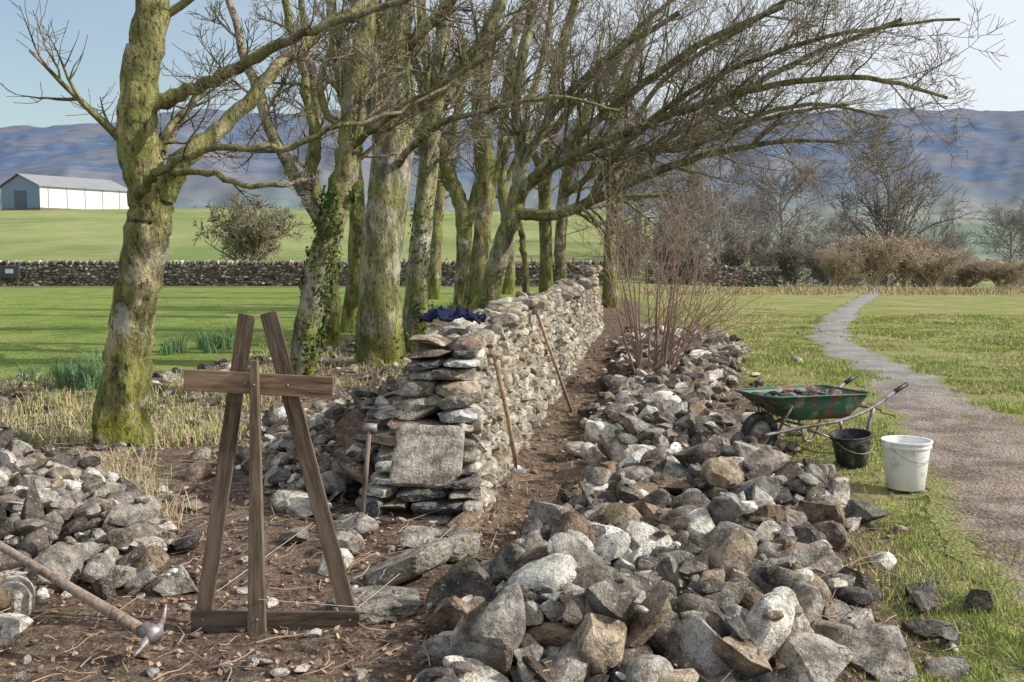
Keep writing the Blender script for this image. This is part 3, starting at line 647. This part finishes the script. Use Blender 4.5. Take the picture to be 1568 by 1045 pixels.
for ci_,(u_,v_,nc,hh) in enumerate([(110,600,7,.40),(60,590,3,.34),(135,585,3,.4),(320,535,6,.40),(278,540,4,.3),(345,530,4,.36),(690,478,5,.34)]):
    df=MB();p=site(u_,v_)
    for k in range(nc):
        cx,cy=p[0]+rng.normal(0,.22),p[1]+rng.normal(0,.25)
        tuft(cx,cy,60,.06,hh*rng.uniform(.8,1.25),lambda n:np.stack([rng.uniform(.11,.2,n),rng.uniform(.20,.31,n),rng.uniform(.08,.15,n)],-1),.7,.012,df)
        if ci_==3 and k==0:
            fx=np.array([cx,cy,gz(cx,cy)+hh*1.05]);tube1(df,[fx-[0,0,hh],fx],.004,4,(.1,.2,.05))
            for a in range(6):
                q_=np.array([math.cos(a*1.047),0,math.sin(a*1.047)])*.035
                pp=np.array([-q_[2],0,q_[0]])*.35
                df.add([fx,fx+q_*.6+pp+[0,-.01,0],fx+q_,fx+q_*.6-pp+[0,-.01,0]],[[0,1,2,3]],(.75,.6,.03))
            tube1(df,[fx,fx+[0,-.03,0]],[.010,.015],7,(.8,.45,.02))
    df.build('daffodil_clump',M_blade,False)
# litter
ll=MB();n=48000
x=rng.uniform(-7,3.5,n);y=2.7+19*rng.random(n)**1.4;sd=sdpoly(x,y,DIRT);s_,o_=wallc(x,y)
ok=(sd<0)&~((s_>-.1)&(o_<0)&(o_>-.75))&((o_<1.0)|(rng.random(n)<.4))&(fbm(x*1.5,y*1.5,90)>rng.uniform(.25,.6,n))
x,y=x[ok],y[ok];n=len(x)
ci=np.clip(((y-hy0)/hs).astype(int),0,NY-1);cj=np.clip(((x-hx0)/hs).astype(int),0,NX-1)
z=np.where(y<20,np.maximum(gz(x,y),np.minimum(HM[ci,cj],gz(x,y)+.1)),gz(x,y))+.008
N=rng.normal(0,.5,(n,3));N[:,2]=1;N/=np.linalg.norm(N,axis=1,keepdims=True)
m=rng.random((n,1))**1.5;col=np.array([.15,.078,.045])*(1-m)+np.array([.50,.37,.25])*m
leaves(ll,np.stack([x,y,z],-1),N,.015,col);ll.build('leaf_litter',M_blade,False)
T=Tubes();tm=MB()
for k in range(3600):
    x,y=rng.uniform(-4.5,3.0),2.8+11*rng.random()**1.3
    s_,o_=wallc(x,y)
    if s_>-.1 and -.8<o_<.02: continue
    a=rng.uniform(0,6.28);L=rng.uniform(.05,.28);i=int((y-hy0)/hs);j=int((x-hx0)/hs)
    z=HM[i,j] if HM[i,j]<gz(x,y)+.12 else gz(x,y)+.05
    d=np.array([math.cos(a),math.sin(a),rng.normal(0,.15)])
    pts=np.array([[x,y,z+.012]]+[[x,y,z+.012]+d*L*q+rng.normal(0,.012,3)*[1,1,.5] for q in(.33,.66,1)])
    T.add(pts,np.array([1,.9,.7,.4])*rng.uniform(.0015,.004),4)
T.flush(tm,col=(.36,.27,.19));tm.build('fallen_twigs',M_twig)
# ---------------------------------------------------------------- batter frame
def plank(mb,a,b,w,th,col=(1,1,1),cut=0,front=np.array([0,-1,0])):
    a=np.array(a,float);b=np.array(b,float);d=b-a;L=np.linalg.norm(d);d/=L
    s=np.cross(d,front);s/=np.linalg.norm(s);fr=np.cross(s,d)
    bm=bmesh.new();bmesh.ops.create_cube(bm,size=1)
    bmesh.ops.scale(bm,vec=(w,th,L),verts=bm.verts)
    bmesh.ops.bevel(bm,geom=bm.edges[:],offset=.003,segments=2,affect='EDGES')
    bmesh.ops.triangulate(bm,faces=bm.faces[:])
    V=np.array([v.co[:] for v in bm.verts]);Fc=np.array([[v.index for v in f.verts] for f in bm.faces]);bm.free()
    if cut: 
        top=V[:,2]>L/2-.01;V[top,0]*=.35
    M=np.stack([s,fr,d],-1);loc=(a+b)/2
    me=bpy.data.meshes.new('plank');me.from_pydata([tuple(v) for v in V],[],[tuple(int(i) for i in f) for f in Fc])
    ca=me.color_attributes.new('Col','FLOAT_COLOR','POINT');ca.data.foreach_set('color',np.tile([*col,1],len(V)).astype(np.float32))
    me.materials.append(M_wood);ob=bpy.data.objects.new(mb[1],me);scene.collection.objects.link(ob)
    mm=Matrix(np.vstack([np.hstack([M,loc[:,None]]),[0,0,0,1]]).tolist());ob.matrix_world=mm;ob.parent=mb[0];return ob
fe=empty('wooden_batter_frame')
Y0=4.2
plank((fe,'leg_left'),at(306,982,Y0),at(378,482,Y0+.02),.068,.022,(1,1,1))
plank((fe,'leg_right'),at(542,972,Y0),at(411,479,Y0+.02),.072,.022,(.95,.95,.95))
plank((fe,'bottom_rail'),at(293,951,Y0-.026),at(551,953,Y0-.026),.092,.022,(.75,.8,.85))
plank((fe,'cross_rail'),at(283,582,Y0-.026),at(510,594,Y0-.026),.090,.022,(1.6,1.45,1.3))
plank((fe,'centre_post'),at(394,1003,Y0-.062),at(390,552,Y0-.062),.078,.045,(1.1,1.15,1.1),cut=1)
ex=MB()
for (u_,v_) in [(310,950),(535,950),(375,588),(440,590),(388,590),(393,950)]:
    c_=at(u_,v_,Y0-.087 if abs(u_-390)<4 or u_==388 else Y0-.038);tube1(ex,[c_,c_+[0,.006,0]],.006,8,(.25,.22,.2))
ex.build('nails',M_steel,parent=fe)
st=MB()
def string(a,b,sag=.02):
    a=np.array(a);b=np.array(b);t_=np.linspace(0,1,9)[:,None];p=a*(1-t_)+b*t_;p[:,2]-=sag*4*(t_*(1-t_))[:,0];tube1(st,p,.0014,5,(.55,.53,.48))
string(at(548,930,Y0-.03),W3(-.02,.0,.12));string(at(395,918,Y0-.09),at(548,930,Y0-.03),0)
string(at(320,915,Y0),at(480,800,5.4),0)
st.build('string_line',M_attr)
# ---------------------------------------------------------------- tools
def obj(name): return empty(name)
e=obj('pickaxe');mb=MB();a=at(-60,800,4.15);b=at(228,972,3.75)
t_=np.linspace(0,1,7)[:,None];tube1(mb,a*(1-t_)+b*t_,[.019,.018,.018,.019,.021,.024,.026],12,(1.7,1.8,1.9));mb.build('handle',M_wood,parent=e)
mb=MB();hc=at(232,970,3.74)
P,R=crom([at(254,925,3.86),at(250,945,3.83),at(243,962,3.78),hc,at(222,985,3.70),at(204,1006,3.64)],[.006,.013,.018,.026,.017,.005],4)
tube1(mb,P,R,8);tube1(mb,[hc-(b-a)/np.linalg.norm(b-a)*.04,hc+(b-a)/np.linalg.norm(b-a)*.03],[.033,.036],10);mb.build('head',M_steel,parent=e)
e=obj('spade');mb=MB();a=at(757,545,6.75);b=site(791,728)+[0,0,.06]
tube1(mb,[a,(a+b)/2+[.01,0,0],b],[.017,.017,.018],10,(2.8,2.8,2.6));mb.build('shaft',M_wood,parent=e)
mb=MB();d=(b-a)/np.linalg.norm(b-a);s=np.array([.75,.66,0])
V=[];
for i,(q_,w_,o_) in enumerate([(-.02,.02,.0),(.04,.085,.01),(.14,.09,0),(.20,.055,-.01),(.235,.01,-.02)]):
    for sx_ in(-1,0,1): V.append(b+d*q_+s*sx_*w_+np.array([.66,-.75,0])*(.018 if sx_==0 else 0)+[0,0,0])
V=np.array(V);ff=[]
for i in range(4):
    for j in range(2): k=i*3+j;ff.append([k,k+1,k+4,k+3])
mb.add(V,ff);ob=mb.build('blade',M_steel,parent=e);m=ob.modifiers.new('t','SOLIDIFY');m.thickness=.004
tp=a;tube1(mb:=MB(),[tp-[.05,0,0],tp+[.05,0,0]],.014,8,(2,2,2));mb.build('grip',M_wood,parent=e)
e=obj('long_handled_hammer');mb=MB();a=at(822,478,9.3);b=site(876,632)
tube1(mb,[a,(a+b)/2,b],.017,9,(2.6,2.6,2.4));mb.build('shaft',M_wood,parent=e)
mb=MB();V,ff=box_vf(a,(.05,.14,.05),rotz(.4));mb.add(V,ff);mb.build('head',M_steel,False,parent=e)
e=obj('sledge_hammer');mb=MB();a=at(566,656,5.66);b=at(555,792,5.56);tube1(mb,[a,b],.014,9,(1.2,1.2,1.3));mb.build('shaft',M_wood,parent=e)
mb=MB();tube1(mb,[at(556,655,5.66),at(577,655,5.66)],.026,8);mb.build('head',M_steel,parent=e)
nx,ny=36,24;U_,V_=np.meshgrid(np.linspace(-1,1,nx),np.linspace(-1,1,ny))
base=W3(.92,-.36,WH+.07)
cx=U_*.2+.03*np.sin(V_*5);cy=V_*.15+.03*np.sin(U_*6);cz=.08*fbm(U_*4+5,V_*4,6)*1.6-.10*np.clip(np.abs(U_)-.75,0,1)-.1*np.clip(-V_-.7,0,1)
Vc=np.stack([cx,cy,cz],-1).reshape(-1,3)@Rw.T+base;ii=np.arange(nx*ny).reshape(ny,nx)
mb=MB();mb.add(Vc,np.stack([ii[:-1,:-1],ii[:-1,1:],ii[1:,1:],ii[1:,:-1]],-1).reshape(-1,4));ob=mb.build('navy_jacket',M_cloth);m=ob.modifiers.new('t','SOLIDIFY');m.thickness=.012
# ---------------------------------------------------------------- buckets
def lathe(mb,prof,n=40,c=(0,0,0),col=(1,1,1)):
    a=np.linspace(0,2*math.pi,n,endpoint=False);P=np.array(prof)
    V=np.stack([P[:,0][:,None]*np.cos(a),P[:,0][:,None]*np.sin(a),P[:,1][:,None]+0*a],-1).reshape(-1,3)+np.array(c)
    i=np.arange(len(P)*n).reshape(-1,n);nx_=np.roll(i,-1,1);mb.add(V,np.stack([i[:-1],nx_[:-1],nx_[1:],i[1:]],-1).reshape(-1,4),col)
def bucket(name,p,h,rt,rb,mat,tilt=(0,0)):
    e=empty(name,p);mb=MB()
    lathe(mb,[(.001,.012),(rb-.006,.0),(rb,.006),(rt-.006,h*.86),(rt+.004,h*.87),(rt+.004,h*.9),(rt-.002,h*.905),(rt,h*.96),(rt+.009,h*.965),(rt+.010,h*.995),(rt+.004,h),(rt-.006,h*.995),(rt-.010,h*.95),(rb-.008,.02),(.001,.018)])
    o=mb.build('body',mat,True,45,parent=e)
    mb=MB();a=np.linspace(0,math.pi,20);tube1(mb,np.stack([np.cos(a)*(rt+.008),-np.sin(a)*rt*.75-.04*np.sin(a),h*.93-np.sin(a)*rt*.7],-1),.0028,6)
    mb.build('wire_handle',M_steel,parent=e);mb=MB()
    for s_ in(-1,1): V,ff=box_vf((s_*(rt+.008),0,h*.92),(.016,.04,.035));mb.add(V,ff)
    mb.build('handle_lugs',mat,False,parent=e);e.rotation_euler=(tilt[0],tilt[1],.4);return e
p=site(1386,748);bucket('white_bucket',(p[0],p[1],0.005),.335,.158,.125,M_white)
p=site(1305,712);bucket('black_bucket',(p[0],p[1],0.005),.24,.15,.115,M_black,(.03,-.12))
# ---------------------------------------------------------------- wheelbarrow
p=site(1162,697);e=empty('wheelbarrow',(p[0],p[1],0.0));e.rotation_euler=(0,0,math.radians(24))
mb=MB();R0=.175
a=np.linspace(0,2*math.pi,40,endpoint=False);b_=np.linspace(0,2*math.pi,12,endpoint=False)
A_,B_=np.meshgrid(a,b_,indexing='ij');rr=R0-.038+.038*np.cos(B_)
V=np.stack([rr*np.cos(A_),.04*np.sin(B_),R0+rr*np.sin(A_)],-1).reshape(-1,3);i=np.arange(480).reshape(40,12);q=np.stack([i,np.roll(i,-1,0),np.roll(np.roll(i,-1,0),-1,1),np.roll(i,-1,1)],-1).reshape(-1,4)
mb.add(V,q);mb.build('tyre',M_black,parent=e)
mb=MB();V=[]
for y_ in(-.02,.02):
    prof=[(.001,y_*2),(.03,y_*2),(.035,y_*.8),(.11,y_*.6),(.115,y_)]
    P=np.array(prof);V=np.stack([P[:,0][:,None]*np.cos(a),P[:,1][:,None]+0*a,R0+P[:,0][:,None]*np.sin(a)],-1).reshape(-1,3)
    ii=np.arange(len(P)*40).reshape(-1,40);nx_=np.roll(ii,-1,1);mb.add(V,np.stack([ii[:-1],nx_[:-1],nx_[1:],ii[1:]],-1).reshape(-1,4))
tube1(mb,[(0,-.1,R0),(0,.1,R0)],.012,8);mb.build('wheel_rim',M_steel,parent=e)
mb=MB()
for s_ in(-1,1):
    P,R=crom([(-.02,s_*.085,R0),(.15,s_*.11,.20),(.34,s_*.17,.235),(.62,s_*.24,.275),(.9,s_*.27,.36),(1.1,s_*.285,.47),(1.24,s_*.29,.535)],[.016]*7,5);tube1(mb,P,R,10)
    P,R=crom([(.60,s_*.245,.27),(.63,s_*.26,.14),(.69,s_*.27,.02),(.76,s_*.27,.012),(.83,s_*.275,.10),(.92,s_*.27,.36)],[.015]*6,5);tube1(mb,P,R,9)
    tube1(mb,[(.1,s_*.10,.19),(.14,s_*.22,.42)],.010,7);tube1(mb,[(.66,s_*.265,.08),(.3,s_*.16,.235)],.008,7)
tube1(mb,[(.72,-.27,.10),(.72,.27,.10)],.010,7);tube1(mb,[(.9,-.27,.36),(.9,.27,.36)],.010,7);tube1(mb,[(.34,-.17,.235),(.34,.17,.235)],.010,7)
mb.build('frame',M_steel,parent=e)
mb=MB()
for s_ in(-1,1): tube1(mb,[(1.12,s_*.286,.48),(1.25,s_*.291,.54)],.019,10)
mb.build('grips',M_black,parent=e)
def ring(x0,x1,w0,w1,z0,z1,n=9,r=.12):
    pts=[]
    cs=[(x1-r,w1-r,0),(x0+r,w0-r,math.pi/2),(x0+r,-w0+r,math.pi),(x1-r,-w1+r,1.5*math.pi)]
    for cx_,cy_,a0 in cs:
        for k in range(n):
            an=a0+k/(n-1)*math.pi/2;X_=cx_+r*math.cos(an);pts.append((X_,cy_+r*math.sin(an),z0+(z1-z0)*(X_-x0)/(x1-x0)))
    return np.array(pts)
rg=[ring(-.10,.90,.25,.30,.50,.475,r=.10),ring(-.085,.885,.24,.29,.49,.465,r=.10),ring(.02,.84,.22,.27,.42,.40,r=.09),ring(.17,.78,.18,.24,.33,.33,r=.08),ring(.26,.74,.15,.21,.285,.29,r=.07),ring(.33,.66,.08,.12,.275,.28,r=.05)]
n_=len(rg[0]);V=np.concatenate(rg);i=np.arange(len(V)).reshape(-1,n_);nx_=np.roll(i,-1,1)
mb=MB();mb.add(V,np.stack([i[:-1],nx_[:-1],nx_[1:],i[1:]],-1).reshape(-1,4));mb.F.append(i[-1][None,:]);mb.M.append(np.zeros(1))
ob=mb.build('tray',M_green,True,50,parent=e);m=ob.modifiers.new('t','SOLIDIFY');m.thickness=.005
mb=MB();rp=np.vstack([rg[0],rg[0][:1]]);tube1(mb,rp,.009,7);mb.build('tray_rim',M_green,parent=e)
mb=MB()
for k in range(90):
    placerock(mb,(rng.uniform(.03,.8),rng.uniform(-.2,.2),.435+rng.uniform(-.03,.03)),(rng.uniform(.08,.16),rng.uniform(.08,.14),rng.uniform(.05,.08)),rotz(rng.uniform(0,6))@rotx(rng.normal(0,.3)),2,'ang',rcol(.6))
mb.build('rubble_load',M_stone,True,38,parent=e)
# ---------------------------------------------------------------- barn
t=NT('cladding_blue',.7,.3);w_=t.n.new('ShaderNodeTexWave');w_.bands_direction='Y';w_.inputs['Scale'].default_value=1.2;t.L(t.co,w_.inputs[0]);M_clad=t.base(t.mix(t.ramp(w_.outputs['Fac'],.2,.8),(.18,.24,.34),(.24,.31,.43)))
t=NT('barn_white',.7,.3);M_bw=t.base(t.mix(t.ramp(t.noise(.6,5),.4,.7),(.76,.76,.76),(.60,.59,.58)))
t=NT('barn_roof_sheet',.6,.3);w_=t.n.new('ShaderNodeTexWave');w_.bands_direction='X';w_.inputs['Scale'].default_value=1.5;t.L(t.co,w_.inputs[0]);c=t.mix(t.ramp(w_.outputs['Fac'],.1,.9),(.22,.23,.25),(.31,.31,.33));c=t.mix(t.ramp(t.noise(.4,5),.5,.7,0,.5),c,(.18,.17,.18));M_roof=t.base(c)
t=NT('barn_brick',.9);M_brk=t.base(t.mix(t.noise(3),(.16,.10,.09),(.26,.17,.14)))
c0=at(62,322,160);be=empty('barn',(c0[0],c0[1],float(gz(c0[0],c0[1]))-.6))
be.rotation_euler=(0,0,math.radians(60))
Lx,Wy,eh,rh=17,10,4.5,6.4
mb=MB();mb.add([(0,0,1),(0,Wy,1),(0,Wy,eh),(0,Wy/2,rh),(0,0,eh)],[[0,1,2,3,4]]);mb.add([(Lx,0,1),(Lx,Wy,1),(Lx,Wy,eh),(Lx,Wy/2,rh),(Lx,0,eh)],[[0,4,3,2,1]]);mb.add([(0,Wy,1),(Lx,Wy,1),(Lx,Wy,eh),(0,Wy,eh)],[[0,1,2,3]]);mb.build('gable_cladding',M_clad,False,parent=be)
mb=MB();mb.add([(0,0,.9),(Lx,0,.9),(Lx,0,eh),(0,0,eh)],[[0,1,2,3]]);mb.build('long_wall',M_bw,False,parent=be)
mb=MB();V,ff=box_vf((Lx/2,Wy/2,.3),(Lx+.1,Wy+.1,1.4));mb.add(V,ff);mb.build('plinth',M_brk,False,parent=be)
mb=MB()
for s_ in(0,1):
    y0=-.4 if s_==0 else Wy+.4;ez=eh-.08
    mb.add([(-.4,y0,ez+.1),(Lx+.4,y0,ez+.1),(Lx+.4,Wy/2,rh+.15),(-.4,Wy/2,rh+.15),(-.4,y0,ez-.08),(Lx+.4,y0,ez-.08)],[[0,1,2,3],[4,5,1,0]])
mb.build('roof',M_roof,False,parent=be)
mb=MB()
V,ff=box_vf((-.06,Wy*.5,2.3),(.1,3.0,3.0));mb.add(V,ff,(.10,.12,.17))
for k in range(5): V,ff=box_vf((1.5+k*3.4,-.05,2.7),(.12,.08,3.3));mb.add(V,ff,(.4,.4,.4))
mb.build('doors',M_attr,False,parent=be)
e=empty('notice_board');q_=at(14,428,46.6);mb=MB();V,ff=box_vf(q_+[0,0,.35],(1.0,.12,.55));mb.add(V,ff,(.05,.06,.08))
V,ff=box_vf(q_+[.05,-.08,.38],(.35,.03,.2));mb.add(V,ff,(.6,.6,.6));V,ff=box_vf(q_+[-.4,0,-.1],(.08,.08,.9));mb.add(V,ff,(.1,.08,.06));V,ff=box_vf(q_+[.4,0,-.1],(.08,.08,.9));mb.add(V,ff,(.1,.08,.06));mb.build('board',M_attr,False,parent=e)
fp=MB()
for k in range(26):
    x=-30+k*2.6;y=58+.3*k;V,ff=box_vf((x,y,gz(x,y)+.5),(.09,.09,1.1));fp.add(V,ff,(.2,.17,.13))
fp.build('fence_posts',M_attr,False)
# ---------------------------------------------------------------- light
dv=Vector((math.sin(math.radians(AZs))*math.cos(math.radians(EL)),math.cos(math.radians(AZs))*math.cos(math.radians(EL)),math.sin(math.radians(EL))))
w=bpy.data.worlds.new('World');scene.world=w;w.use_nodes=True;nt=w.node_tree;bg=nt.nodes['Background']
sk=nt.nodes.new('ShaderNodeTexSky');sk.sky_type='NISHITA';sk.sun_disc=False;sk.sun_elevation=math.radians(EL);sk.sun_rotation=math.radians(AZs)
sk.dust_density=1.0;sk.air_density=1.25;sk.ozone_density=2.2
tc=nt.nodes.new('ShaderNodeTexCoord');vd=nt.nodes.new('ShaderNodeVectorMath');vd.operation='DOT_PRODUCT'
nt.links.new(tc.outputs['Generated'],vd.inputs[0]);vd.inputs[1].default_value=dv
mr=nt.nodes.new('ShaderNodeMapRange');mr.interpolation_type='SMOOTHSTEP'
for i_,v_ in ((1,-.40),(2,.45),(3,.08),(4,.92)): mr.inputs[i_].default_value=v_
nt.links.new(vd.outputs['Value'],mr.inputs[0])
mx=nt.nodes.new('ShaderNodeMix');mx.data_type='RGBA';nt.links.new(mr.outputs[0],mx.inputs[0]);nt.links.new(sk.outputs[0],mx.inputs[6]);mx.inputs[7].default_value=(6.9,7.2,7.6,1)
nt.links.new(mx.outputs[2],bg.inputs[0]);bg.inputs[1].default_value=.13
sl_=bpy.data.lights.new('sun','SUN');sl_.energy=5;sl_.angle=math.radians(.5);sl_.color=(1,.955,.87)
so_=bpy.data.objects.new('sun',sl_);scene.collection.objects.link(so_)
so_.rotation_euler=dv.to_track_quat('Z','Y').to_euler()
scene.view_settings.view_transform='Standard';scene.view_settings.look='None';scene.view_settings.exposure=0
cd=bpy.data.cameras.new('camera');cam=bpy.data.objects.new('camera',cd);scene.collection.objects.link(cam)
cam.location=(0,0,H);cam.rotation_euler=(math.pi/2-PIT,0,0);cd.sensor_width=36;cd.lens=36*F/1568;cd.clip_end=20000;cd.clip_start=.05
scene.camera=cam
